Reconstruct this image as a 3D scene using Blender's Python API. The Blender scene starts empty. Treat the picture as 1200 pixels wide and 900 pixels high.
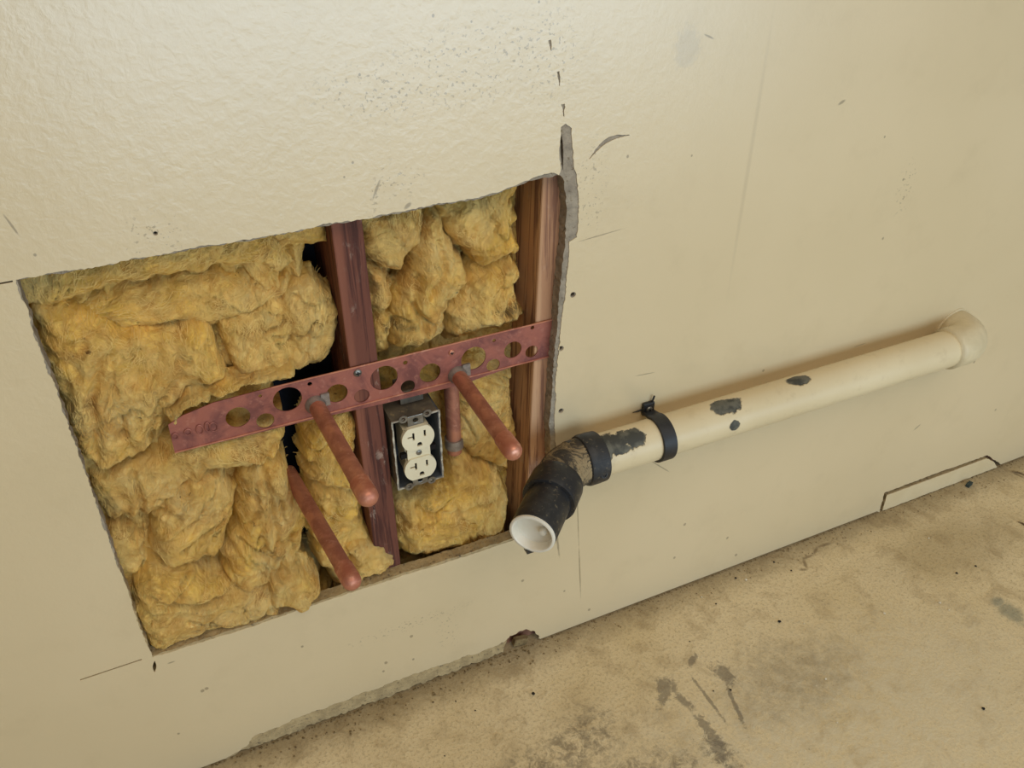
import bpy, bmesh, math, random
import numpy as np
from mathutils import Vector, Matrix

# ------------------------------------------------------------------ camera
FPX = 1014.64                       # focal length in pixels of the 1200x900 frame
DIST = 0.66                         # camera to wall face
HEIGHT = 1.442 * DIST               # camera above floor
M = np.array([[0.9098242, -0.2412665, 0.3376542],
              [-0.4149938, -0.5289478, 0.7402664],
              [0.0, -0.8136367, -0.5813737]])
scene = bpy.context.scene
COL = scene.collection
cam_d = bpy.data.cameras.new('camera')
cam_d.sensor_width = 36.0
cam_d.lens = 36.0 * FPX / 1200.0
cam_d.clip_start = 0.01
cam = bpy.data.objects.new('camera', cam_d)
COL.objects.link(cam)
R = Matrix(((M[0][0], -M[0][1], -M[0][2]),
            (M[1][0], -M[1][1], -M[1][2]),
            (M[2][0], -M[2][1], -M[2][2])))
cam.matrix_world = Matrix.Translation((0, -DIST, HEIGHT)) @ R.to_4x4()
scene.camera = cam

# ------------------------------------------------------------------ light
world = bpy.data.worlds.new('World')
scene.world = world
world.use_nodes = True
bg = world.node_tree.nodes['Background']
bg.inputs['Color'].default_value = (1.0, 0.93, 0.80, 1)
bg.inputs['Strength'].default_value = 0.15

def area(name, loc, target, sx, sy, power, col):
    l = bpy.data.lights.new(name, 'AREA')
    l.shape = 'RECTANGLE'; l.size = sx; l.size_y = sy
    l.energy = power; l.color = col
    o = bpy.data.objects.new(name, l); COL.objects.link(o)
    o.location = loc
    o.rotation_euler = (Vector(target) - Vector(loc)).to_track_quat('-Z', 'Y').to_euler()
    return o
# daylight through the half-raised garage door behind the camera
area('doorway_daylight', (1.0, -2.3, 0.60), (0.9, 0, 0.7), 2.5, 1.1, 35, (0.62, 0.82, 1.0))
# warm ceiling light panel
area('ceiling_light', (0.35, -1.45, 2.40), (0.35, -0.6, 0.0), 2.0, 1.2, 25, (1.0, 0.86, 0.68))

vs = scene.view_settings
vs.view_transform = 'Standard'
vs.look = 'None'
vs.gamma = 1.0
vs.use_curve_mapping = False
vs.exposure = 0.0

# ------------------------------------------------------------------ pixel helpers
def ray(p):
    return M @ np.array([p[0] - 600.0, p[1] - 450.0, FPX])
def W(p, y=0.0):
    """pixel -> point on the plane parallel to the wall at depth y"""
    r = ray(p); t = (DIST + y) / r[1]
    return Vector((r[0] * t, y, HEIGHT + r[2] * t))
def F(p, z=0.0):
    """pixel -> point on the floor"""
    r = ray(p); t = (z - HEIGHT) / r[2]
    return Vector((r[0] * t, -DIST + r[1] * t, z))
def rad(p, rpx, y=0.0):
    """radius in metres of a circle on the plane y seen with radius rpx"""
    a = W(p, y); b = W((p[0] + 1, p[1]), y); c = W((p[0], p[1] + 1), y)
    u = b - a; v = c - a
    return rpx * math.sqrt(abs(u.x * v.z - u.z * v.x))

# ------------------------------------------------------------------ noise (numpy)
def _hash(ix, iy, seed):
    h = (ix.astype(np.int64) * 374761393 + iy.astype(np.int64) * 668265263 + seed * 1442695041) & 0xffffffff
    h = ((h ^ (h >> 13)) * 1274126177) & 0xffffffff
    h = h ^ (h >> 16)
    return (h & 0xffff) / 65535.0
def vnoise(x, y, seed=0):
    ix = np.floor(x); iy = np.floor(y)
    fx = x - ix; fy = y - iy
    fx = fx * fx * fx * (fx * (fx * 6 - 15) + 10); fy = fy * fy * fy * (fy * (fy * 6 - 15) + 10)
    a = _hash(ix, iy, seed); b = _hash(ix + 1, iy, seed)
    c = _hash(ix, iy + 1, seed); d = _hash(ix + 1, iy + 1, seed)
    return (a + (b - a) * fx) * (1 - fy) + (c + (d - c) * fx) * fy
def fbm(x, y, seed=0, octs=4, gain=0.5):
    s = 0; a = 1.0; t = 0
    for i in range(octs):
        s = s + a * (vnoise(x, y, seed + i * 17) * 2 - 1); t += a
        x = x * 2.03 + 3.1; y = y * 2.03 - 1.7; a *= gain
    return s / t

# ------------------------------------------------------------------ mesh helpers
def tag(o, label=None, cat=None, group=None, kind=None):
    if label: o['label'] = label
    if cat: o['category'] = cat
    if group: o['group'] = group
    if kind: o['kind'] = kind
    return o
def thing(name, loc, label, cat, group=None):
    o = bpy.data.objects.new(name, None); COL.objects.link(o)
    o.empty_display_size = 0.02
    o.location = loc
    return tag(o, label, cat, group)
def mk(name, verts, faces, mat, parent=None, smooth=False, recalc=True, origin=None):
    """mesh from world coordinates; local to its parent (or origin)"""
    if parent is not None:
        w = parent; off = Vector((0, 0, 0))
        while w is not None:
            off += w.location; w = w.parent
    else:
        off = Vector(origin) if origin is not None else Vector((0, 0, 0))
    me = bpy.data.meshes.new(name)
    me.from_pydata([tuple(Vector(v) - off) for v in verts], [], faces)
    if recalc:
        bm = bmesh.new(); bm.from_mesh(me)
        bmesh.ops.recalc_face_normals(bm, faces=bm.faces)
        bm.to_mesh(me); bm.free()
    me.materials.append(mat)
    if smooth:
        for p in me.polygons: p.use_smooth = True
        if smooth != 'all':
            try: me.set_sharp_from_angle(angle=math.radians(38))
            except Exception: pass
    o = bpy.data.objects.new(name, me); COL.objects.link(o)
    if parent is not None: o.parent = parent
    elif origin is not None: o.location = off
    return o
def frame(d):
    d = Vector(d).normalized()
    a = Vector((0, 0, 1)) if abs(d.z) < 0.9 else Vector((1, 0, 0))
    u = d.cross(a).normalized(); v = u.cross(d).normalized()
    return u, v
class G:
    """collects geometry"""
    def __init__(s): s.v = []; s.f = []
    def add(s, v, f):
        n = len(s.v); s.v += [Vector(p) for p in v]; s.f += [tuple(i + n for i in q) for q in f]; return s
    def lathe(s, o, d, prof, seg=32, jit=0.0, rng=None):
        o = Vector(o); d = Vector(d).normalized(); u, w = frame(d)
        v = []; f = []
        for (t, r) in prof:
            for k in range(seg):
                a = 2 * math.pi * k / seg
                rr = r + (rng.uniform(-jit, jit) if jit else 0)
                v.append(o + d * t + (u * math.cos(a) + w * math.sin(a)) * rr)
        for i in range(len(prof) - 1):
            for k in range(seg):
                k2 = (k + 1) % seg
                f.append((i * seg + k, i * seg + k2, (i + 1) * seg + k2, (i + 1) * seg + k))
        f.append(tuple(range(seg - 1, -1, -1)))
        f.append(tuple((len(prof) - 1) * seg + k for k in range(seg)))
        return s.add(v, f)
    def tube(s, pts, r, seg=20):
        pts = [Vector(p) for p in pts]; n = len(pts)
        rs = r if isinstance(r, (list, tuple)) else [r] * n
        u = None; v = []; f = []
        for i in range(n):
            d = (pts[min(i + 1, n - 1)] - pts[max(i - 1, 0)]).normalized()
            if u is None: u, w = frame(d)
            else:
                u = (u - d * u.dot(d)).normalized(); w = u.cross(d)
            w = d.cross(u).normalized()
            for k in range(seg):
                a = 2 * math.pi * k / seg
                v.append(pts[i] + (u * math.cos(a) + w * math.sin(a)) * rs[i])
        for i in range(n - 1):
            for k in range(seg):
                k2 = (k + 1) % seg
                f.append((i * seg + k, i * seg + k2, (i + 1) * seg + k2, (i + 1) * seg + k))
        f.append(tuple(range(seg - 1, -1, -1))); f.append(tuple((n - 1) * seg + k for k in range(seg)))
        return s.add(v, f)
    def box(s, c, h, rot=None):
        c = Vector(c); v = []
        for x in (-1, 1):
            for y in (-1, 1):
                for z in (-1, 1):
                    p = Vector((x * h[0], y * h[1], z * h[2]))
                    if rot is not None: p = rot @ p
                    v.append(c + p)
        return s.add(v, [(0, 1, 3, 2), (4, 6, 7, 5), (0, 4, 5, 1), (2, 3, 7, 6), (0, 2, 6, 4), (1, 5, 7, 3)])
    def hexa(s, front, back):
        """4 front corners, 4 back corners"""
        return s.add(list(front) + list(back), [(0, 1, 2, 3), (7, 6, 5, 4), (0, 4, 5, 1), (1, 5, 6, 2), (2, 6, 7, 3), (3, 7, 4, 0)])
    def build(s, name, mat, parent=None, smooth=False, origin=None):
        return mk(name, s.v, s.f, mat, parent, smooth, origin=origin)
def bevel(o, w, seg=2, ang=30):
    m = o.modifiers.new('bevel', 'BEVEL'); m.width = w; m.segments = seg; m.limit_method = 'ANGLE'; m.angle_limit = math.radians(ang)
    return o
def plate_geo(polys, thick):
    """2D polygons (first outline, rest holes) -> verts (u, v, n) and faces, n from 0 to thick"""
    cu = bpy.data.curves.new('tmp', 'CURVE'); cu.dimensions = '2D'; cu.fill_mode = 'BOTH'; cu.extrude = thick / 2
    for p in polys:
        sp = cu.splines.new('POLY'); sp.points.add(len(p) - 1)
        for i, q in enumerate(p): sp.points[i].co = (q[0], q[1], 0, 1)
        sp.use_cyclic_u = True
    ob = bpy.data.objects.new('tmp', cu); COL.objects.link(ob)
    dg = bpy.context.evaluated_depsgraph_get()
    me = bpy.data.meshes.new_from_object(ob.evaluated_get(dg))
    v = [(q.co.x, q.co.y, q.co.z + thick / 2) for q in me.vertices]
    f = [tuple(p.vertices) for p in me.polygons]
    bpy.data.objects.remove(ob); bpy.data.curves.remove(cu); bpy.data.meshes.remove(me)
    bm = bmesh.new()
    bv = [bm.verts.new(q) for q in v]
    for q in f:
        try: bm.faces.new([bv[i] for i in q])
        except ValueError: pass
    bmesh.ops.remove_doubles(bm, verts=bm.verts, dist=1e-6)
    bm.verts.index_update()
    v = [tuple(q.co) for q in bm.verts]; f = [tuple(q.index for q in p.verts) for p in bm.faces]
    bm.free()
    return v, f
def wall_plate(name, polys, y0, y1, mat, parent=None, origin=None):
    """polygons of (x, z) -> slab between depths y0 (front) and y1"""
    v, f = plate_geo(polys, y1 - y0)
    return mk(name, [Vector((a, y0 + n, b)) for a, b, n in v], f, mat, parent, origin=origin)
def pxy(pts, y=0.0):
    return [(W(p, y).x, W(p, y).z) for p in pts]
def rough(poly, step, amp, seed, closed=True, big=0.0):
    """resample a polyline (x, z) and roughen it"""
    out = []; n = len(poly); rng = random.Random(seed)
    for i in range(n if closed else n - 1):
        a = Vector(poly[i]); b = Vector(poly[(i + 1) % n]); L = (b - a).length
        k = max(1, int(L / step)); nn = Vector((-(b - a).y, (b - a).x)).normalized() if L > 0 else Vector((0, 0))
        for j in range(k):
            q = a + (b - a) * (j / k)
            e = rng.uniform(-amp, amp) if (j > 0) else 0
            e += big * float(fbm(np.array([q.x * 60.0]), np.array([q.y * 60.0]), seed, 2)[0])
            out.append(tuple(q + nn * e))
    if not closed: out.append(tuple(poly[-1]))
    return out
def circ(c, r, n=24):
    return [(c[0] + r * math.cos(2 * math.pi * k / n), c[1] + r * math.sin(2 * math.pi * k / n)) for k in range(n)]

# ------------------------------------------------------------------ material helpers
def srgb(r, g, b):
    f = lambda c: (c / 255 / 12.92) if c / 255 <= 0.04045 else ((c / 255 + 0.055) / 1.055) ** 2.4
    return (f(r), f(g), f(b), 1)
class Mat:
    def __init__(s, name, rough=0.6, spec=0.5, metal=0.0, color=(0.8, 0.8, 0.8, 1)):
        s.m = bpy.data.materials.new(name); s.m.use_nodes = True
        s.t = s.m.node_tree; s.n = s.t.nodes; s.p = s.n['Principled BSDF']
        s.p.inputs['Roughness'].default_value = rough
        s.p.inputs['Specular IOR Level'].default_value = spec
        s.p.inputs['Metallic'].default_value = metal
        s.p.inputs['Base Color'].default_value = color
        s.tc = s.n.new('ShaderNodeTexCoord').outputs['Object']
    def link(s, a, b): s.t.links.new(a, b)
    def _set(s, sock, v):
        if isinstance(v, bpy.types.NodeSocket): s.link(v, sock)
        elif v is not None: sock.default_value = v
    def mapping(s, scale=(1, 1, 1), loc=(0, 0, 0), rot=(0, 0, 0), vec=None):
        n = s.n.new('ShaderNodeMapping'); s.link(vec or s.tc, n.inputs['Vector'])
        n.inputs['Scale'].default_value = scale; n.inputs['Location'].default_value = loc; n.inputs['Rotation'].default_value = rot
        return n.outputs['Vector']
    def noise(s, scale, detail=4, rough=0.55, dist=0.0, vec=None, color=False):
        n = s.n.new('ShaderNodeTexNoise'); s.link(vec or s.tc, n.inputs['Vector'])
        n.inputs['Scale'].default_value = scale; n.inputs['Detail'].default_value = detail
        n.inputs['Roughness'].default_value = rough; n.inputs['Distortion'].default_value = dist
        return n.outputs['Color' if color else 'Fac']
    def voronoi(s, scale, vec=None, feat='F1'):
        n = s.n.new('ShaderNodeTexVoronoi'); n.feature = feat; s.link(vec or s.tc, n.inputs['Vector'])
        n.inputs['Scale'].default_value = scale
        return n.outputs['Distance']
    def step(s, x, a, b, lo=0.0, hi=1.0):
        n = s.n.new('ShaderNodeMapRange'); n.interpolation_type = 'SMOOTHSTEP'
        s._set(n.inputs['Value'], x)
        n.inputs['From Min'].default_value = a; n.inputs['From Max'].default_value = b
        n.inputs['To Min'].default_value = lo; n.inputs['To Max'].default_value = hi
        return n.outputs['Result']
    def math(s, op, a, b=None, c=None):
        n = s.n.new('ShaderNodeMath'); n.operation = op
        s._set(n.inputs[0], a); s._set(n.inputs[1], b); s._set(n.inputs[2], c)
        return n.outputs[0]
    def mix(s, fac, a, b):
        n = s.n.new('ShaderNodeMix'); n.data_type = 'RGBA'
        s._set(n.inputs[0], fac); s._set(n.inputs[6], a); s._set(n.inputs[7], b)
        return n.outputs[2]
    def ellipse(s, c, r, rot=0.0, axis='xz', soft=0.35, wob=None, wamp=0.0):
        """mask of an ellipse around c (metres, object coordinates)"""
        n = s.n.new('ShaderNodeMapping'); n.vector_type = 'TEXTURE'; s.link(s.tc, n.inputs['Vector'])
        n.inputs['Location'].default_value = c
        if axis == 'xz':
            n.inputs['Scale'].default_value = (r[0], 1e3, r[1]); n.inputs['Rotation'].default_value = (0, rot, 0)
        elif axis == 'xy':
            n.inputs['Scale'].default_value = (r[0], r[1], 1e3); n.inputs['Rotation'].default_value = (0, 0, rot)
        else:
            n.inputs['Scale'].default_value = (r[0], r[1], r[2])
        l = s.n.new('ShaderNodeVectorMath'); l.operation = 'LENGTH'; s.link(n.outputs[0], l.inputs[0])
        d = l.outputs['Value']
        if wob is not None:
            d = s.math('MULTIPLY_ADD', wob, wamp, d)
            d = s.math('SUBTRACT', d, wamp * 0.5)
        return s.step(d, 1.0 + soft, 1.0 - soft)
    def line(s, a, b, w, axis='xz', **k):
        a = Vector(a); b = Vector(b); c = (a + b) / 2; d = b - a
        rot = math.atan2(-d.z, d.x) if axis == 'xz' else math.atan2(d.y, d.x)
        return s.ellipse(tuple(c), (d.length / 2, w), rot, axis, **k)
    def maxof(s, ms):
        o = ms[0]
        for m in ms[1:]: o = s.math('MAXIMUM', o, m)
        return o
    def color(s, c): s._set(s.p.inputs['Base Color'], c)
    def set(s, k, v): s._set(s.p.inputs[k], v)
    def bump(s, h, strength=0.5, dist=0.001, prev=None):
        n = s.n.new('ShaderNodeBump'); s.link(h, n.inputs['Height'])
        s._set(n.inputs['Strength'], strength); n.inputs['Distance'].default_value = dist
        if prev is not None: s.link(prev, n.inputs['Normal'])
        s.link(n.outputs['Normal'], s.p.inputs['Normal'])
        return n.outputs['Normal']

# ---- painted wall
def make_wall_mat():
    m = Mat('wall_paint', rough=0.31, spec=1.0)
    big = m.noise(3.0, 3); fine = m.noise(260, 3, 0.6); mid = m.noise(105, 4, 0.55, 0.3)
    c = m.mix(m.step(big, 0.3, 0.7), srgb(211, 192, 154), srgb(217, 198, 161))
    wob = m.noise(120, 3, 0.6)
    # scuffs: specks of dirt within clusters
    sp = m.step(m.noise(330, 2, 0.5), 0.60, 0.68)
    def cl(px, rx, rz, rot=0.0, soft=0.6):
        p = W(px); return m.ellipse(tuple(p), (rx, rz), rot, soft=soft)
    clusters = m.maxof([cl((560, 75), .085, .030, -.08), cl((455, 105), .055, .022, 0), cl((640, 65), .03, .035),
                        cl((692, 222), .014, .045), cl((478, 732), .065, .008, .0), cl((525, 740), .012, .03),
                        cl((180, 278), .02, .02), cl((1060, 220), .012, .03), cl((445, 220), .008, .022, .5), cl((470,215), .02, .012)])
    c = m.mix(m.math('MULTIPLY', m.math('MULTIPLY', sp, clusters), 0.50), c, srgb(112, 98, 76))
    # faint yellow-grey grime low on the wall
    g2 = m.math('MULTIPLY', m.step(m.noise(14, 5, 0.65), 0.5, 0.75), 0.10)
    c = m.mix(g2, c, srgb(150, 130, 90))
    spots = []
    for (x, y, r) in [(790, 653, 1.8), (852, 630, 1.6), (802, 614, 1.8), (862, 650, 1.8), (690, 714, 1.8), (661, 692, 1.4), (482, 745, 2.2),
                      (413, 190, 1.8), (403, 207, 1.6), (1036, 160, 1.5), (1034, 279, 1.6), (1058, 210, 1.6), (894, 434, 1.6), (1141, 424, 1.6), (1166, 480, 1.3),
                      (452, 776, 2), (449, 786, 1.6), (484, 772, 1.5), (354, 757, 1.8), (209, 859, 1.6), (810, 182, 1.4), (421, 87, 2.2), (507, 18, 2.0), (552, 25, 1.6), (631, 2, 2),
                      (735, 183, 2.2), (612, 680, 2), (640, 610, 2.2), (237, 809, 2.6), (242, 806, 2.2), (41, 298, 2.4)]:
        r *= .72
        spots.append(m.ellipse(tuple(W((x, y))), (rad((x, y), r), rad((x, y), r) * 1.2), 0, soft=0.3, wob=wob, wamp=1.2))
    for (a, b, w) in [((982, 122), (990, 117), .0016), ((1070, 504), (1078, 497), .0014), ((1001, 406), (1013, 402), .0006), ((5, 252), (22, 275), .0008),
                      ((745, 440), (766, 436), .0006), ((680, 282), (728, 268), .0006), ((678, 640), (680, 696), .0009), ((675, 555), (678, 640), .0007),
                      ((650, 612), (655, 650), .0015), ((825, 40), (835, 45), .0008), ((196, 777), (205, 774), .001), ((763, 540), (783, 552), .0008), ((445, 210), (437, 232), .0012), ((474, 244), (481, 237), .0018)]:
        spots.append(m.line(W(a), W(b), w, soft=0.4, wob=wob, wamp=0.9))
    c = m.mix(m.math('MULTIPLY', m.maxof(spots), 0.55), c, srgb(92, 78, 58))
    # faint old drip line and grey rub
    dl = m.line(W((899, 55)), W((858, 310)), .0022, soft=0.7)
    c = m.mix(m.math('MULTIPLY', dl, 0.16), c, srgb(128, 112, 88))
    c = m.mix(m.math('MULTIPLY', m.ellipse(tuple(W((805, 55))), (.013, .018), 0, soft=.3, wob=wob, wamp=1.4), 0.25), c, srgb(160, 155, 145))
    m.color(c)
    m.set('Coat Weight', 0.55); m.set('Coat Roughness', 0.33)
    # orange peel on the taped board left of the joint, smoother to the right
    sep = m.n.new('ShaderNodeSeparateXYZ'); m.link(m.tc, sep.inputs[0])
    xm = m.step(sep.outputs['X'], 0.30, 0.55, 1.0, 0.22)
    zm = m.step(sep.outputs['Z'], 0.15, 0.60, 0.25, 1.0)
    peel = m.math('ADD', m.step(mid, 0.25, 0.8), m.math('MULTIPLY', fine, 0.35))
    b = m.bump(peel, m.math('MULTIPLY', m.math('MULTIPLY', xm, zm), 0.15), 0.0014)
    m.bump(m.noise(420, 2), 0.10, 0.0006, b)
    return m.m
MW = make_wall_mat()

def simple_noise_mat(name, c1, c2, scale, rough=0.7, spec=0.3, metal=0.0, bump=0.3, bscale=None, bdist=0.001, stretch=(1, 1, 1), c3=None):
    m = Mat(name, rough, spec, metal)
    v = m.mapping(stretch)
    n = m.noise(scale, 5, 0.6, 0.3, v)
    c = m.mix(m.step(n, 0.3, 0.7), c1, c2)
    if c3 is not None:
        c = m.mix(m.step(m.noise(scale * 2.7, 4, 0.6, 0, v), 0.56, 0.70), c, c3)
    m.color(c)
    if bump: m.bump(m.noise(bscale or scale * 3, 5, 0.6, 0, v), bump, bdist)
    return m.m

def gypsum_mat():
    m = Mat('gypsum', 0.95, 0.1)
    n = m.noise(70, 5, 0.6, 0.3)
    c = m.mix(m.step(n, 0.3, 0.7), srgb(192, 170, 128), srgb(164, 144, 108))
    sep = m.n.new('ShaderNodeSeparateXYZ'); m.link(m.tc, sep.inputs[0])
    grey = m.mix(m.step(n, 0.3, 0.7), srgb(168, 156, 138), srgb(136, 126, 112))   # bare core, below it is painted over
    c = m.mix(m.step(sep.outputs['Z'], 0.28, 0.38), c, grey)
    c = m.mix(m.step(m.noise(190, 4, 0.6), 0.56, 0.70), c, srgb(116, 103, 82))
    m.color(c); m.bump(m.noise(240, 5, 0.6), 0.9, 0.002)
    return m.m
MGYP = gypsum_mat()
MTAR = simple_noise_mat('tar_paper', srgb(34, 38, 46), srgb(24, 27, 34), 30, 0.9, 0.2)

# ------------------------------------------------------------------ structure
ZB = 0.004
def fl(x, y=0):                      # x of a floor-line pixel, at board bottom
    return (W((x, 897 - 0.38 * (x - 250))).x, ZB)
XL, XR, ZT = -1.5, 3.2, 2.4
core_hole_px = [(20, 328), (60, 321), (120, 312), (180, 300), (240, 290), (300, 280), (375, 266), (425, 258), (500, 243), (560, 233), (610, 217), (634, 209), (656, 206),
                (661, 213), (664, 240), (662, 285), (657, 340), (651, 400), (647, 450), (644, 500), (645, 560), (649, 614),
                (597, 632), (537, 652), (466, 674), (380, 702), (290, 733), (178, 768), (155, 706), (130, 637), (100, 553), (62, 446)]
paper_hole_px = [(19, 328), (60, 320), (120, 311), (180, 299), (240, 288), (300, 279), (375, 264), (425, 256), (470, 247), (500, 241), (560, 231), (590, 222), (610, 214), (634, 205), (645, 202),
                 (655, 205), (657, 200), (655, 176), (657, 149), (662, 145), (669, 150), (670, 172), (672, 194), (676, 204), (677, 230), (676, 278), (667, 283), (664, 320), (660, 360), (654, 410), (651, 450), (650, 490), (651, 540), (652, 615),
                 (597, 634), (537, 654), (466, 676), (380, 704), (290, 735), (178, 770), (154, 706), (129, 637), (99, 553), (61, 446)]
def slit(a, b, w, n=8, curve=0.0, taper=True):
    """thin tapered lens between two pixels, w metres half width"""
    A = Vector((W(a).x, W(a).z)); B = Vector((W(b).x, W(b).z)); d = B - A; nn = Vector((-d.y, d.x)).normalized()
    up = []; dn = []
    for i in range(n + 1):
        t = i / n; ww = w * (math.sin(math.pi * min(max(t, .04), .96)) if taper else 1.0) + 0.0001
        q = A + d * t + nn * curve * math.sin(math.pi * t)
        up.append(tuple(q + nn * ww)); dn.append(tuple(q - nn * ww))
    return up + dn[::-1]
cuts = [slit((94, 796), (166, 772), .0007, taper=False), slit((181, 774), (181, 787), .0017), slit((-60, 343), (15, 329), .0006, taper=False)]
tears = [slit((690, 186), (737, 158), .0021, 10, .007), pxy([(652, 84), (655, 83), (656, 90), (655.5, 101), (654.5, 99), (653.6, 92)]), pxy([(657, 122), (661, 121), (662, 125), (660.5, 129), (660.6, 137), (659.4, 135), (659, 128)]), pxy([(642, 47), (645, 46), (646, 52), (645, 60), (643.6, 54)])]
nails = [(671, 345, 3.4), (657, 408, 3.2), (657, 481, 3.0), (182, 273, 2.8)]
notch_px = [(1030, 600), (1036, 577), (1100, 553), (1157, 533), (1169, 547)]
bottom_paper = [fl(262), *pxy([(290, 873), (299, 862), (345, 842), (420, 814), (470, 795), (520, 778), (560, 764), (590, 752), (597, 744), (617, 736), (627, 738)]), fl(633)]
notch = [fl(1026)] + pxy(notch_px)[:4] + [fl(1171)]
paper_outer = [(XL, ZB)] + rough(bottom_paper, .003, .0010, 3, False, .0038) + rough(notch, .004, .0007, 5, False) + [(XR, ZB), (XR, ZT), (XL, ZT)]
core_bottom = [fl(590), *pxy([(591, 757), (597, 744), (617, 736), (627, 738)]), fl(633)]
core_outer = [(XL, ZB)] + rough([fl(262), fl(420), fl(590)], .003, .002, 4, False, .003)[:-1] + rough(core_bottom, .003, .0008, 6, False) + rough(notch, .004, .0007, 5, False) + [(XR, ZB), (XR, ZT), (XL, ZT)]
core_hole = rough(pxy(core_hole_px), .0035, .0008, 11, True, .0012)
paper_hole = rough(pxy(paper_hole_px), .0025, .0006, 12, True, .0012)
PT = 0.0009                           # paint and face paper
BT = 0.0135                           # board thickness
wall = wall_plate('wall_back', [paper_outer, paper_hole] + cuts + [rough(t, .0016, .0003, 30 + k) for k, t in enumerate(tears)] + [rough(circ((W(n[:2]).x, W(n[:2]).z), rad(n[:2], n[2]), 10), .004, .0005, i) for i, n in enumerate(nails)], -PT, 0.0, MW)
tag(wall, 'cream painted drywall with a ragged square opening cut in it', kind='structure')
core = wall_plate('gypsum_core', [core_outer, core_hole] + cuts + [slit((657.5, 152), (659.5, 199), .0013)] + [circ((W(n[:2]).x, W(n[:2]).z), rad(n[:2], n[2] * .7), 8) for n in nails], 0.0, BT, MGYP, wall)

sheath = G().box(((XL + XR) / 2, 0.110, ZT / 2), ((XR - XL) / 2, 0.004, ZT / 2)).build('wall_sheathing', MTAR)
tag(sheath, 'dark tar paper sheathing behind the studs', kind='structure')

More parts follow.
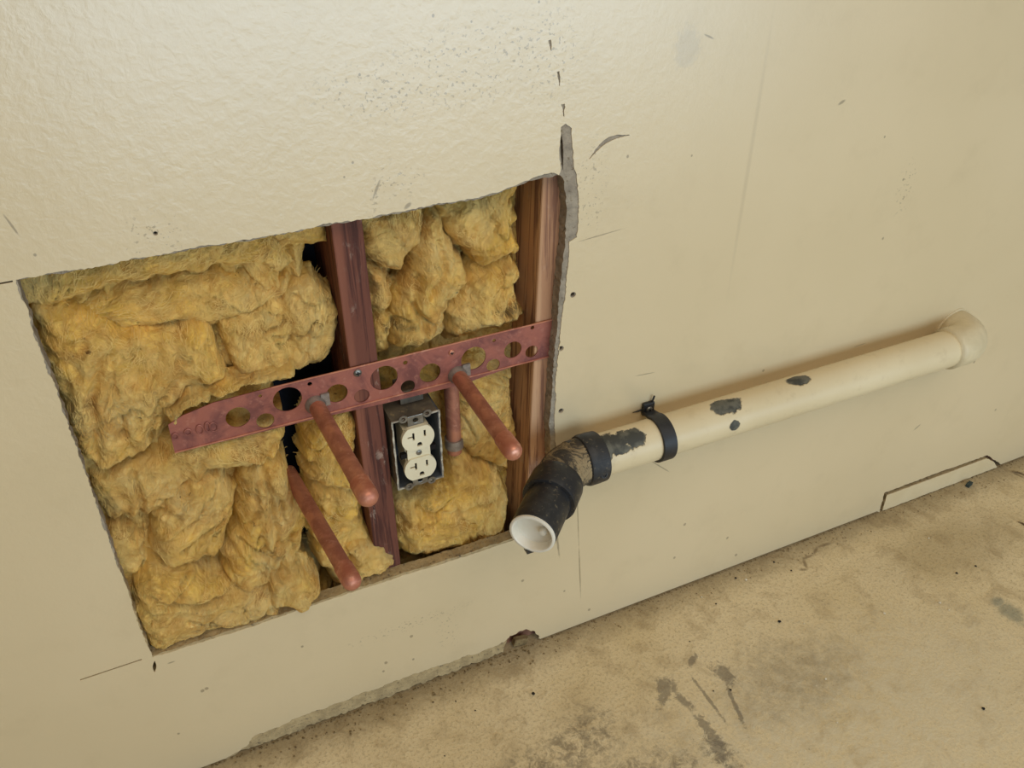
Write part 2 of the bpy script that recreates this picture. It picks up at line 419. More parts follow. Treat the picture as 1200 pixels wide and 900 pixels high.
# ---- floor
def make_floor_mat():
    m = Mat('concrete', rough=0.72, spec=0.35)
    big = m.noise(5, 5, 0.6, 0.3); mid = m.noise(22, 6, 0.65, 0.5); fine = m.noise(240, 4, 0.6)
    c = m.mix(m.step(big, 0.3, 0.7), srgb(214, 192, 147), srgb(226, 206, 165))
    c = m.mix(m.math('MULTIPLY', m.step(mid, 0.48, 0.68), 0.52), c, srgb(170, 147, 108))
    c = m.mix(m.math('MULTIPLY', m.step(fine, 0.48, 0.68), 0.34), c, srgb(120, 102, 74))
    c = m.mix(m.math('MULTIPLY', m.step(m.noise(620, 2, 0.5), 0.55, 0.70), 0.22), c, srgb(110, 92, 64))
    c = m.mix(m.math('MULTIPLY', m.step(m.noise(48, 6, 0.75, 0.3), 0.55, 0.72), 0.30), c, srgb(228, 210, 174))
    wob = m.noise(30, 7, 0.75, 1.0); wob2 = m.noise(110, 5, 0.7, 0.8); patchy = m.step(m.noise(75, 6, 0.75, 0.6), 0.40, 0.60)
    def E(px, rx, ry, rot=0.0, soft=.5, wamp=1.4, w=wob):
        return m.ellipse(tuple(F(px)), (rx, ry), rot, 'xy', soft, w, wamp)
    # bleached worn patch towards the lower right
    worn = E((990, 860), .26, .13, 0, .6, 1.2)
    c = m.mix(m.math('MULTIPLY', worn, m.step(m.noise(60, 5, 0.7), 0.38, 0.60, 0.2, 0.80)), c, srgb(214, 200, 168))
    c = m.mix(m.math('MULTIPLY', E((1130, 800), .12, .09, 0, .7, 1.2), 0.35), c, srgb(208, 192, 158))
    # grey-brown stain right
    c = m.mix(m.math('MULTIPLY', m.math('MULTIPLY', E((930, 795), .08, .05, .1, .7, 2.6), m.step(m.noise(52, 6, .75, .3), .34, .62, .35, 1.0)), 0.46), c, srgb(124, 107, 80))
    c = m.mix(m.math('MULTIPLY', E((1120, 640), .12, .05, .0, .6, 1.2), 0.30), c, srgb(128, 108, 74))
    # dark oily marks along the bottom
    dark = m.maxof([E((680, 870), .050, .032, .2, .8, 3.0), E((740, 905), .05, .018, .1, .7, 3.0), E((620, 910), .04, .025, 0, .8, 3.0), E((845, 882), .016, .026, .5, .5, 2.6, wob2), E((800, 905), .03, .015, .5, .6, 2.6)])
    c = m.mix(m.math('MULTIPLY', m.math('MULTIPLY', dark, patchy), 0.62), c, srgb(86, 76, 64))
    # scraped streaks of old adhesive
    st = [((772, 828), (788, 798), .006), ((768, 800), (792, 808), .010), ((790, 812), (814, 832), .005), ((815, 838), (835, 862), .006), ((808, 780), (815, 768), .004), ((836, 780), (862, 800), .010),
          ((812, 795), (848, 843), .0022), ((850, 800), (872, 850), .0025), ((828, 850), (850, 895), .008)]
    c = m.mix(m.math('MULTIPLY', m.maxof([m.line(F(a), F(b), w, 'xy', soft=.35, wob=wob2, wamp=3.4) for a, b, w in st]), 0.62), c, srgb(104, 95, 82))
    # wandering crack and scratch marks
    ck = [((937, 668), (946, 667)), ((946, 667), (941, 655)), ((941, 655), (953, 650)), ((953, 650), (958, 641)), ((958, 641), (975, 636)), ((1185, 553), (1200, 560))]
    c = m.mix(m.math('MULTIPLY', m.maxof([m.line(F(a), F(b), .0022, 'xy', soft=.6, wob=wob2, wamp=.8) for a, b in ck]), 0.6), c, srgb(106, 84, 56))
    # bluish paint residue
    c = m.mix(m.math('MULTIPLY', m.maxof([E((1185, 718), .014, .018, 0, .5, 1.6, wob2), E((1170, 705), .01, .007, 0, .5, 1.4, wob2)]), 0.55), c, srgb(92, 104, 96))
    # grime along the wall base
    sep = m.n.new('ShaderNodeSeparateXYZ'); m.link(m.tc, sep.inputs[0])
    yb = m.math('MULTIPLY_ADD', wob, 0.05, sep.outputs['Y'])
    c = m.mix(m.step(yb, -0.03, 0.022, 0.0, 0.55), c, srgb(104, 84, 54))
    pale = m.step(m.noise(150, 3, 0.6), 0.68, 0.74)
    c = m.mix(m.math('MULTIPLY', pale, 0.35), c, srgb(222, 212, 188))
    pits = m.step(m.voronoi(95), 0.10, 0.04)
    pm = m.math('MULTIPLY', pits, m.step(m.noise(9, 3), 0.48, 0.62))
    c = m.mix(m.math('MULTIPLY', pm, 0.55), c, srgb(96, 80, 56))
    m.color(c)
    b = m.bump(mid, 0.45, 0.004); b = m.bump(fine, 0.45, 0.0014, b)
    return m.m
MF = make_floor_mat()
floor = mk('floor', [(XL, -2.6, 0), (XR, -2.6, 0), (XR, .106, 0), (XL, .106, 0), (XL, -2.6, -.08), (XR, -2.6, -.08), (XR, .106, -.08), (XL, .106, -.08)],
           [(0, 1, 2, 3), (7, 6, 5, 4), (0, 4, 5, 1), (1, 5, 6, 2), (2, 6, 7, 3), (3, 7, 4, 0)], MF)
tag(floor, 'stained tan concrete slab floor', kind='structure')

# ------------------------------------------------------------------ framing
def wood_mat(name, c1, c2, c3, scuff=0.0):
    m = Mat(name, 0.72, 0.25)
    v = m.mapping((1, 1, 0.045)); g = m.noise(130, 5, 0.65, 0.8, v); g2 = m.noise(38, 3, 0.5, 0.5, v)
    c = m.mix(m.step(g2, 0.40, 0.60), c1, c2); c = m.mix(m.step(g, 0.48, 0.62), c, c3)
    if scuff:
        s = m.math('MULTIPLY', m.step(m.noise(120, 5, 0.75, 0.5, m.mapping((1, 1, .4))), 0.52, 0.66), m.step(m.noise(22, 2), 0.50, 0.64))
        c = m.mix(m.math('MULTIPLY', s, scuff), c, srgb(196, 178, 160))
    m.color(c); m.bump(g, 0.5, 0.0015)
    return m.m
MST1 = wood_mat('dark_redwood', srgb(134, 84, 66), srgb(112, 68, 55), srgb(78, 46, 40), 0.5)
MST2 = wood_mat('pale_redwood', srgb(198, 156, 120), srgb(176, 132, 100), srgb(132, 94, 74), 0.3)
MST3 = wood_mat('grey_redwood', srgb(150, 108, 84), srgb(132, 92, 72), srgb(104, 70, 58), 0.2)
SY0, SY1 = BT + .0003, .1055
def stud(name, tl, tr, bl, br, mat, label, ztop=ZT - .04, zbot=.039, side=None):
    """front face edges given by two pixels each (top and bottom)"""
    a, b, c, d = (W(p, SY0) for p in (tl, tr, bl, br))
    def at(p, q, z):
        t = (z - p.z) / (q.z - p.z); return p.x + (q.x - p.x) * t
    zt, zb = ztop, zbot
    base = Vector(((at(a, c, zb) + at(b, d, zb)) / 2, SY1, zb))
    g = G()
    fr = [Vector((at(a, c, zb), SY0, zb)), Vector((at(b, d, zb), SY0, zb)), Vector((at(b, d, zt), SY0, zt)), Vector((at(a, c, zt), SY0, zt))]
    g.hexa(fr, [v + Vector((0, SY1 - SY0, 0)) for v in fr])
    o = g.build(name, mat, origin=base)
    return o
s1 = stud('wall_stud', (388, 268), (425, 262), (438, 640), (470, 662), MST1, '', ZT - .04)
bevel(s1, .0015)
tag(s1, 'dark reddish-brown wall stud the outlet box is nailed to', 'stud', 'wall studs in the opening')
s2 = stud('wall_stud', (636, 217), (672, 217), (620, 536), (660, 536), MST2, '', W((640, 150)).z + .1)
bevel(s2, .002)
tag(s2, 'lighter reddish-brown wall stud at the drywall joint beside the black elbow', 'stud', 'wall studs in the opening')
sp = G().box(((XL + XR) / 2, (SY0 + SY1) / 2, .0195), ((XR - XL) / 2, (SY1 - SY0) / 2, .0192)).build('trim_1', MST3)
tag(sp, 'wooden sill plate at the foot of the studs', kind='structure')
tp = G().box(((XL + XR) / 2, (SY0 + SY1) / 2, ZT - .0195), ((XR - XL) / 2, (SY1 - SY0) / 2, .0192)).build('trim_2', MST1)
tag(tp, 'wooden top plate above the studs', kind='structure')

# ------------------------------------------------------------------ insulation
def insul_mat(name, dirt):
    m = Mat(name, 0.95, 0.08)
    wv = m.noise(14, 3, 0.5, 0.0, color=True)
    ad = m.n.new('ShaderNodeVectorMath'); ad.operation = 'MULTIPLY_ADD'; m.link(wv, ad.inputs[0]); ad.inputs[1].default_value = (.10, .10, .10); m.link(m.tc, ad.inputs[2])
    v = m.mapping((1, 1, .33), vec=ad.outputs[0], rot=(0, .6, 0))
    fib = m.noise(95, 6, 0.7, 1.2, v); cl = m.noise(11, 4, 0.6, 0.6); c2 = m.noise(30, 4, 0.6, 0.8)
    c = m.mix(m.step(cl, 0.32, 0.66), srgb(238, 192, 94), srgb(232, 200, 132))
    c = m.mix(m.math('MULTIPLY', m.step(c2, 0.47, 0.66), 0.60), c, srgb(184, 126, 58))
    c = m.mix(m.math('MULTIPLY', m.step(fib, 0.52, 0.75), 0.45), c, srgb(240, 212, 138))
    c = m.mix(m.math('MULTIPLY', m.step(m.noise(17, 4, 0.65, 0.5), 0.58, 0.72), dirt), c, srgb(112, 98, 70))
    spk = m.math('MULTIPLY', m.step(m.noise(140, 2, 0.5), 0.70, 0.74), m.step(m.noise(20, 2), 0.46, 0.58))
    c = m.mix(m.math('MULTIPLY', spk, 0.7), c, srgb(96, 58, 34))
    m.color(c)
    b = m.bump(fib, 1.0, 0.006); m.bump(m.noise(260, 5, 0.7, 1.0, v), 0.4, 0.0015, b)
    m.set('Subsurface Weight', 0.10); m.set('Subsurface Radius', (0.012, 0.008, 0.003)); m.set('Subsurface Scale', 0.4)
    return m.m
MI1 = insul_mat('glass_wool', 0.30)
MI2 = insul_mat('dusty_glass_wool', 0.74)

def seg_dist(X, Z, a, b):
    ax, az = a; bx, bz = b; dx, dz = bx - ax, bz - az
    t = np.clip(((X - ax) * dx + (Z - az) * dz) / (dx * dx + dz * dz + 1e-12), 0, 1)
    return np.hypot(X - ax - t * dx, Z - az - t * dz)
def poly_sd(X, Z, poly):
    d = np.full(X.shape, 1e9); ins = np.zeros(X.shape, bool); n = len(poly)
    for i in range(n):
        a = poly[i]; b = poly[(i + 1) % n]
        d = np.minimum(d, seg_dist(X, Z, a, b))
        c = (a[1] > Z) != (b[1] > Z)
        xi = (b[0] - a[0]) * (Z - a[1]) / ((b[1] - a[1]) if abs(b[1] - a[1]) > 1e-9 else 1e-9) + a[0]
        ins ^= c & (X < xi)
    return np.where(ins, d, -d)
FIB = {}
def wool(name, px, yref, thick, parent, mat, seed, edge=.022, fold=.010, creases=(), lumps=(), ragged=.006, flow=(0.0, 1.0), yback=None, step=.0018):
    """a torn lump of glass wool: rounded outline, folds, creases and tufts; its front lies near yref"""
    poly = pxy(px, yref)
    xs = [p[0] for p in poly]; zs = [p[1] for p in poly]; pad = .008
    gx = np.arange(min(xs) - pad, max(xs) + pad, step); gz = np.arange(min(zs) - pad, max(zs) + pad, step)
    X, Z = np.meshgrid(gx, gz)
    fold = fold * 1.3
    sd = poly_sd(X, Z, poly)
    sd = sd + ragged * fbm(X * 70, Z * 70, seed + 5, 3, .5) + ragged * .12 * fbm(X * 300, Z * 300, seed + 6, 2)
    wx = fbm(X * 16, Z * 16, seed + 1, 3) * .030; wz = fbm(X * 16, Z * 16, seed + 2, 3) * .030
    fx, fz = flow; U = (X + wx) * fz - (Z + wz) * fx; V = (X + wx) * fx + (Z + wz) * fz
    big = fbm(U * 26, V * 12, seed + 3, 3)
    rid = 1 - np.abs(fbm(U * 42, V * 15, seed + 4, 3)) * 2.2
    fin = fbm(U * 190, V * 60, seed + 7, 4, .6)
    rid2 = 1 - np.abs(fbm(U * 95 + 4, V * 40, seed + 8, 3)) * 2.0
    cz = fbm(U * 30 + 9, V * 20, seed + 9, 3); cm = np.clip(fbm(X * 22, Z * 22, seed + 10, 2) * 2.2 + .45, 0, 1)
    vein = np.exp(-(np.abs(cz) / .042) ** 1.2) * cm
    cz2 = fbm(U * 60 + 2, V * 36, seed + 12, 3); vein2 = np.exp(-(np.abs(cz2) / .07) ** 1.4) * np.clip(fbm(X * 30, Z * 30, seed + 13, 2) * 2 + .3, 0, 1)
    t = np.clip(sd / edge, 0, 1)
    prof = np.sqrt(np.clip(1 - (1 - t) ** 2, 0, 1))
    h = thick * prof + prof * (fold * big + fold * .55 * (rid - .5) + fold * .18 * (rid2 - .5) - fold * 1.05 * vein - fold * .34 * vein2 + .0013 * fin)
    for pts, dep, wid in creases:
        q = pxy(pts, yref); d = np.full(X.shape, 1e9)
        for a, b in zip(q[:-1], q[1:]): d = np.minimum(d, seg_dist(X + wx * .15, Z + wz * .15, a, b))
        h = h - dep * np.exp(-(d / wid) ** 2) + dep * .35 * np.exp(-((d - wid * 2.2) / (wid * 1.4)) ** 2)
    for c, r, hh in lumps:
        q = W(c, yref); rr = rad(c, r, yref)
        h = h + hh * np.exp(-(((X - q.x) ** 2 + (Z - q.z) ** 2) / rr ** 2)) * prof
    yb = (yref + thick) if yback is None else yback
    Y = yref + thick - h
    Y = np.where(sd <= 0, yref + thick, Y)
    keep = sd > -step * 1.5
    idx = -np.ones(X.shape, int); idx[keep] = np.arange(keep.sum())
    V3 = np.stack([X[keep], Y[keep], Z[keep]], 1)
    a = idx[:-1, :-1]; b = idx[:-1, 1:]; c = idx[1:, 1:]; d = idx[1:, :-1]
    ok = (a >= 0) & (b >= 0) & (c >= 0) & (d >= 0)
    faces = np.stack([a[ok], b[ok], c[ok], d[ok]], 1)
    n = len(V3)
    # skirt down to the back so that the lump is solid
    from collections import Counter
    E = np.concatenate([faces[:, [0, 1]], faces[:, [1, 2]], faces[:, [2, 3]], faces[:, [3, 0]]])
    key = np.sort(E, 1); k = key[:, 0].astype(np.int64) * n + key[:, 1]
    u, inv, cnt = np.unique(k, return_inverse=True, return_counts=True)
    be = E[cnt[inv] == 1]
    bv = np.unique(be); mp = {int(q): n + i for i, q in enumerate(bv)}
    back = V3[bv].copy(); back[:, 1] = max(yb, yref + thick) + .006
    V3 = np.concatenate([V3, back])
    F4 = [tuple(q) for q in faces.tolist()] + [(int(q), int(p), mp[int(p)], mp[int(q)]) for p, q in be.tolist()]
    off = parent.location
    me = bpy.data.meshes.new(name)
    me.from_pydata([(float(p[0] - off.x), float(p[1] - off.y), float(p[2] - off.z)) for p in V3], [], F4)
    for p in me.polygons: p.use_smooth = True
    me.materials.append(mat)
    o = bpy.data.objects.new(name, me); COL.objects.link(o); o.parent = parent
    FIB.setdefault(parent.name, [parent, [], mat])[1].append((gx, gz, Y, sd, wx, wz, flow, edge))
    return o

bL = W((150, 760), .05)
batt1 = thing('insulation_batt', (bL.x, .06, bL.z), 'torn yellow glass wool batt filling the wider bay of the opening', 'insulation', 'glass wool in the opening')
wool('backing_fold', [(-30, 300), (385, 230), (325, 470), (330, 620), (420, 715), (150, 815), (50, 600)], .045, .040, batt1, MI1, 3, .025, .010)
wool('top_fold', [(-4, 318), (130, 290), (260, 264), (390, 244), (391, 293), (345, 300), (352, 318), (334, 330), (322, 338), (305, 322), (288, 320), (233, 328), (150, 341), (100, 354), (50, 374), (10, 368)],
     .026, .030, batt1, MI1, 11, .020, .006, flow=(1.0, .15))
wool('middle_fold', [(52, 366), (100, 350), (150, 337), (233, 324), (290, 318), (318, 334), (342, 322), (352, 350), (300, 372), (255, 386), (213, 388), (173, 394), (140, 392), (100, 376)],
     .030, .026, batt1, MI1, 23, .018, .007, flow=(1.0, .1))
wool('upper_fold', [(244, 376), (300, 356), (348, 338), (376, 332), (398, 352), (403, 405), (384, 438), (345, 446), (318, 452), (285, 462), (272, 440), (256, 400)],
     .022, .036, batt1, MI1, 37, .022, .007, creases=[([(253, 382), (266, 420), (276, 445)], .012, .003), ([(330, 348), (344, 390), (340, 440)], .006, .004)])
wool('main_fold', [(30, 372), (58, 360), (105, 370), (140, 390), (173, 390), (215, 384), (252, 382), (266, 420), (276, 446), (262, 462), (236, 466), (214, 482), (206, 500), (184, 532), (150, 556), (106, 566), (80, 520), (58, 460)],
     .014, .044, batt1, MI1, 41, .030, .008, creases=[([(150, 395), (120, 420), (108, 470), (112, 540)], .006, .004), ([(215, 440), (190, 470), (170, 530)], .005, .004), ([(253, 384), (262, 410), (274, 440)], .010, .003)], lumps=[((240, 420), 30, .006), ((130, 480), 40, .006)], flow=(.25, 1.0))
wool('lower_fold', [(96, 562), (150, 552), (190, 530), (210, 520), (270, 505), (335, 488), (338, 520), (334, 540), (300, 560), (255, 562), (225, 580), (200, 605), (172, 612), (130, 626), (108, 600)],
     .020, .038, batt1, MI1, 53, .018, .008, creases=[([(155, 560), (170, 590), (165, 612)], .008, .003)])
wool('dome_fold', [(180, 615), (205, 592), (235, 572), (265, 568), (282, 590), (280, 625), (262, 655), (225, 672), (190, 676), (176, 650)],
     .008, .044, batt1, MI1, 61, .022, .007, flow=(.7, .7))
wool('right_fold', [(278, 600), (285, 560), (310, 545), (336, 540), (346, 572), (360, 600), (366, 640), (352, 672), (322, 690), (286, 700), (262, 690), (262, 655), (280, 630)],
     .012, .044, batt1, MI1, 67, .020, .009, creases=[([(310, 552), (318, 600), (330, 640)], .006, .003), ([(285, 640), (320, 660), (350, 650)], .006, .003)])
wool('side_fold', [(106, 626), (140, 616), (172, 638), (184, 676), (168, 704), (146, 712), (126, 680)], .024, .030, batt1, MI1, 71, .012, .007)
wool('bottom_fold', [(150, 700), (175, 680), (225, 676), (262, 690), (300, 696), (338, 690), (336, 730), (300, 742), (255, 756), (212, 766), (183, 778), (156, 735)],
     -.003, .050, batt1, MI1, 83, .020, .008, flow=(1.0, .3), creases=[([(180, 700), (230, 708), (285, 700)], .012, .004)])
wool('hanging_tuft', [(318, 690), (345, 672), (366, 680), (381, 694), (372, 706), (366, 716), (352, 724), (340, 718), (316, 720)], -.010, .036, batt1, MI1, 89, .010, .005, flow=(.5, .8))
wool('gap_fold', [(360, 516), (372, 486), (412, 470), (424, 500), (418, 552), (430, 600), (444, 640), (462, 668), (440, 680), (414, 686), (396, 694), (374, 668), (366, 620), (362, 560)],
     .022, .040, batt1, MI1, 97, .016, .008, creases=[([(368, 575), (395, 570), (420, 580)], .010, .004)])
wool('sill_tuft', [(414, 660), (436, 646), (458, 650), (472, 666), (460, 676), (436, 680), (416, 684)], .000, .034, batt1, MI1, 101, .010, .005)

wool('bracket_tuft', [(196, 500), (210, 480), (250, 458), (300, 444), (348, 436), (352, 448), (322, 454), (290, 463), (258, 474), (236, 482), (222, 492), (208, 504)], .003, .026, batt1, MI1, 103, .012, .004)
bR = W((540, 640), .05)
batt2 = thing('insulation_batt', (bR.x, .06, bR.z), 'dusty yellow glass wool batt filling the narrow bay behind the outlet box', 'insulation', 'glass wool in the opening')
wool('backing_fold', [(432, 230), (630, 190), (622, 650), (462, 700)], .070, .022, batt2, MI2, 5, .02, .006)
wool('corner_fold', [(420, 258), (455, 240), (498, 236), (502, 268), (500, 296), (476, 324), (452, 330), (436, 318), (420, 292)], .024, .036, batt2, MI2, 111, .018, .008)
wool('centre_fold', [(500, 262), (515, 246), (526, 262), (534, 290), (556, 318), (560, 336), (546, 352), (530, 372), (534, 398), (500, 414), (462, 420), (464, 370), (480, 340), (490, 318)], .020, .040, batt2, MI2, 127, .020, .009,
     creases=[([(497, 330), (488, 366), (496, 395)], .008, .003), ([(516, 270), (520, 320), (505, 350)], .005, .003)], flow=(.1, 1.0))
wool('right_fold', [(520, 246), (560, 232), (604, 214), (617, 216), (614, 250), (616, 296), (612, 306), (566, 318), (552, 306), (532, 282), (522, 262)], .022, .038, batt2, MI2, 131, .020, .007, flow=(.4, .9))
wool('middle_fold', [(560, 322), (612, 302), (617, 330), (612, 352), (626, 376), (600, 390), (560, 404), (532, 410), (530, 372), (548, 352)], .022, .040, batt2, MI2, 139, .018, .008, creases=[([(600, 352), (594, 372)], .008, .003)])
wool('left_fold', [(434, 320), (462, 332), (466, 380), (462, 420), (444, 424), (440, 380)], .024, .034, batt2, MI2, 149, .013, .006)
wool('low_fold', [(532, 446), (580, 436), (608, 432), (607, 470), (612, 520), (600, 560), (570, 548), (548, 540), (534, 520)], .030, .036, batt2, MI2, 151, .018, .009)
wool('bottom_fold', [(466, 594), (500, 582), (526, 566), (534, 532), (546, 530), (572, 548), (600, 572), (606, 606), (600, 636), (550, 652), (500, 664), (474, 660)], .018, .044, batt2, MI2, 157, .024, .009, creases=[([(480, 600), (530, 606), (585, 590)], .006, .004)], lumps=[((540, 580), 30, .008)])

# loose fibres standing off the wool
def fibres(key, dens, seed, mat):
    """short curved strands lying on the wool"""
    parent, arrs, _ = FIB[key]
    rng = np.random.default_rng(seed); VV = []; FF = []; base = 0; K = 5
    for (gx, gz, Y, sd, wx, wz, flow, edge) in arrs:
        step = gx[1] - gx[0]
        ii, jj = np.nonzero(sd > edge * .12)
        n = int(len(ii) * dens)
        k = rng.integers(0, len(ii), n)
        px = gx[jj[k]] + rng.uniform(-.5, .5, n) * step; pz = gz[ii[k]] + rng.uniform(-.5, .5, n) * step
        ang = math.atan2(flow[1], flow[0]) + fbm(px * 18, pz * 18, seed + 40, 3) * 3.2 + rng.normal(0, .55, n)
        curl = rng.normal(0, .28, n); L = rng.uniform(.0012, .0034, n); lift = rng.uniform(-.0002, .0011, n); wd = rng.uniform(.00008, .00020, n)
        P = []
        for q in range(K):
            a = np.clip(((px - gx[0]) / step), 0, len(gx) - 1.001); b = np.clip(((pz - gz[0]) / step), 0, len(gz) - 1.001)
            a0 = a.astype(int); b0 = b.astype(int); fa = a - a0; fb = b - b0
            y = (Y[b0, a0] * (1 - fa) + Y[b0, a0 + 1] * fa) * (1 - fb) + (Y[b0 + 1, a0] * (1 - fa) + Y[b0 + 1, a0 + 1] * fa) * fb
            nx, nz = -np.sin(ang), np.cos(ang); yy = y - lift - .0004
            P.append(np.stack([px - nx * wd, yy, pz - nz * wd], 1)); P.append(np.stack([px + nx * wd, yy, pz + nz * wd], 1))
            px = px + np.cos(ang) * L; pz = pz + np.sin(ang) * L; ang = ang + curl
        A = np.stack(P, 1)                                # n, 2K, 3
        VV.append(A.reshape(-1, 3))
        o = base + np.arange(n) * 2 * K
        for q in range(K - 1):
            FF.append(np.stack([o + 2 * q, o + 2 * q + 1, o + 2 * q + 3, o + 2 * q + 2], 1))
        base += n * 2 * K
    V3 = np.concatenate(VV) - np.array(parent.location)
    me = bpy.data.meshes.new('loose_fibres')
    me.from_pydata(V3.tolist(), [], np.concatenate(FF).tolist())
    me.materials.append(mat)
    o = bpy.data.objects.new('loose_fibres', me); COL.objects.link(o); o.parent = parent
    o['kind'] = 'stuff'
MFI = simple_noise_mat('glass_fibre', srgb(240, 208, 130), srgb(214, 166, 86), 40, .8, .2, bump=0)
fibres(batt1.name, .40, 1, MFI)
fibres(batt2.name, .32, 2, MFI)

# ------------------------------------------------------------------ copper bracket
def copper_mat(name, base, dark, pale, rough, metal, stretch=(1, 1, 1)):
    m = Mat(name, rough, 0.5, metal)
    v = m.mapping(stretch)
    n1 = m.noise(28, 5, 0.65, 0.6, v); n2 = m.noise(140, 4, 0.6, 0, v)
    c = m.mix(m.step(n1, 0.4, 0.66), base, dark)
    c = m.mix(m.math('MULTIPLY', m.step(n2, 0.55, 0.72), 0.5), c, pale)
    m.color(c); m.set('Roughness', m.step(n1, 0.3, 0.7, rough - .1, rough + .18)); m.bump(n2, 0.12, 0.0006)
    return m.m
MBR = copper_mat('copper_plate', srgb(168, 104, 90), srgb(130, 80, 74), srgb(190, 132, 114), 0.52, 0.5)
MCU = copper_mat('copper_pipe', srgb(196, 134, 108), srgb(164, 106, 86), srgb(214, 160, 134), 0.50, 0.5)
MCU2 = copper_mat('bright_copper', srgb(204, 140, 114), srgb(180, 112, 90), srgb(226, 176, 152), 0.42, 0.55)
MSOL = simple_noise_mat('solder', srgb(166, 156, 146), srgb(128, 116, 108), 90, 0.5, 0.5, 0.6, bump=.5)
MSTEEL = simple_noise_mat('steel', srgb(150, 146, 138), srgb(112, 108, 102), 120, 0.4, 0.5, 0.8, bump=.2)
BY0, BY1 = BT - .0012, BT - .0001
bp = W((420, 470), BY0)
brk = thing('pipe_bracket', (bp.x, BY1, bp.z), 'copper plated strap bracket full of round holes spanning the studs', 'bracket')
edge_px = [(197, 498), (214, 487), (250, 472), (318, 454), (420, 430), (530, 404), (585, 391), (655, 372), (652, 414), (600, 430), (540, 451), (450, 473), (360, 493), (280, 513), (205, 531), (201, 515)]
holes = [(279, 489, 13), (311, 493, 9.5), (337, 468, 15.5), (395, 461, 11.5), (424, 464, 8.3), (450, 443, 15), (478, 453, 7.8), (504, 437, 11.5), (555, 420, 13.8), (578, 428, 7.4), (601, 410, 9.8), (623, 412, 7),
         (363, 450, 2.6), (475, 425, 2.6), (624, 384, 2.2), (579, 399, 2.0), (305, 464, 2.0)]
wall_plate('plate', [pxy(edge_px, BY0)] + [circ((W(h[:2], BY0).x, W(h[:2], BY0).z), rad(h[:2], h[2], BY0), 28 if h[2] > 5 else 10) for h in holes], BY0, BY1, MBR, brk)
g = G()
for a, b in [((318, 454), (653, 373)), ((205, 530), (645, 417))]:
    A, B = W(a, BY0), W(b, BY0); d = (B - A).normalized(); n = Vector((-d.z, 0, d.x)) * .0007
    g.hexa([A - n + Vector((0, -.0009, 0)), B - n + Vector((0, -.0009, 0)), B + n + Vector((0, -.0009, 0)), A + n + Vector((0, -.0009, 0))], [A - n, B - n, B + n, A + n])
g.build('rolled_edge', MCU2, brk)
for (x, y, r) in [(419, 437, 4.4), (529, 413, 3.2)]:
    c = W((x, y), BY0); rr = rad((x, y), r, BY0)
    s = G().lathe(c, (0, -1, 0), [(-.004, rr * .5), (0, rr * .5), (0, rr), (.0008, rr), (.0016, rr * .75), (.0019, rr * .3)], 18).build('screw', MSTEEL if x == 419 else MCU2, brk, True)
    x0 = G(); k = c + Vector((0, -.0019, 0))
    x0.box(k, (rr * .6, .0003, rr * .13)); x0.box(k, (rr * .13, .0003, rr * .6)); x0.build('cross_slot', MTAR, s)
for (x, y, w, h) in [(205, 511, 3, 4), (220, 506, 3.5, 4), (234, 503, 3.5, 6), (243, 500, 2.5, 6), (250, 500, 4, 6)]:
    c = W((x, y), BY0); r1 = rad((x, y), w, BY0); r2 = rad((x, y), h, BY0)
    g = G(); pts = [c + Vector((r1 * math.cos(a), -.0006, r2 * math.sin(a))) for a in [2 * math.pi * k / 16 for k in range(17)]]
    g.tube(pts, .0007, 8); g.build('embossed_mark', MBR, brk, True)

# ------------------------------------------------------------------ copper stub-outs
def closest_on_ray(base, p):
    """depth at which the pixel's sight line passes nearest the horizontal line out of base"""
    o = np.array([0, -DIST, HEIGHT]); r = ray(p); r = r / np.linalg.norm(r); e = np.array([0, -1.0, 0])
    w0 = np.array(base) - o; b = e @ r; d = e @ w0; f_ = r @ w0
    s = (b * f_ - d) / (1 - b * b); t = (f_ - b * d) / (1 - b * b)
    return Vector(o + r * t)
RP = .00795
def stub(px0, px1, y0, label, collar=True, riser=None, seed=0, back=0.03):
    a = W(px0, y0); b = closest_on_ray(a, px1)
    d = (b - a).normalized(); L = (b - a).length
    print('stub length', L, tuple(d))
    t = thing('copper_stub_out', (a.x, a.y, a.z), label, 'pipe', 'copper stub-outs')
    start = a - d * back
    G().lathe(start, d, [(0, RP), (back + L * .30, RP), (back + L * .31, RP), (back + L - .026, RP)], 28).build('pipe', MCU, t, True)
    e = b - d * .026
    G().lathe(e, d, [(0, RP * 1.00), (.0005, RP * 1.13), (.006, RP * 1.13), (.018, RP * 1.14), (.0225, RP * 1.08), (.0255, RP * .84), (.0270, RP * .45), (.0273, RP * .2)], 28).build('end_cap', MCU2, t, True)
    if collar:
        G().lathe(a - d * .002, d, [(0, RP * 1.1), (0, RP * 1.3), (.003, RP * 1.28), (.005, RP * 1.15), (.008, RP * 1.02)], 28).build('solder_collar', MSOL, t, True)
        c = a + Vector((0.0095, -.001, .004))
        G().box(c, (.004, .0012, .007)).build('clip', MSOL, t)
    if riser:
        p0 = start
        pts = []
        Rb = .016
        for k in range(9):
            an = math.pi / 2 * k / 8
            pts.append(p0 + Vector((0, Rb * math.sin(an), -Rb * (1 - math.cos(an)))))
        G().tube(pts, RP * 1.12, 20).build('elbow', MCU2, t, 'all')
        top = pts[-1]
        G().lathe(top, (0, 0, -1), [(0, RP), (riser, RP)], 20).build('riser', MCU, t, True)
        G().lathe(top - Vector((0, 0, riser * .80)), (0, 0, -1), [(0, RP), (0, RP * 1.3), (.012, RP * 1.3), (.012, RP)], 20).build('coupling', MSOL, t, True)
    return t
stub((370, 474), (434, 587), BY0, 'copper stub-out with capped end leaving the bracket in the wider insulated bay', back=.022)
stub((536, 439), (604, 533), BY0, 'copper stub-out with capped end leaving the bracket between the outlet box and the black elbow', riser=.100, back=.004)
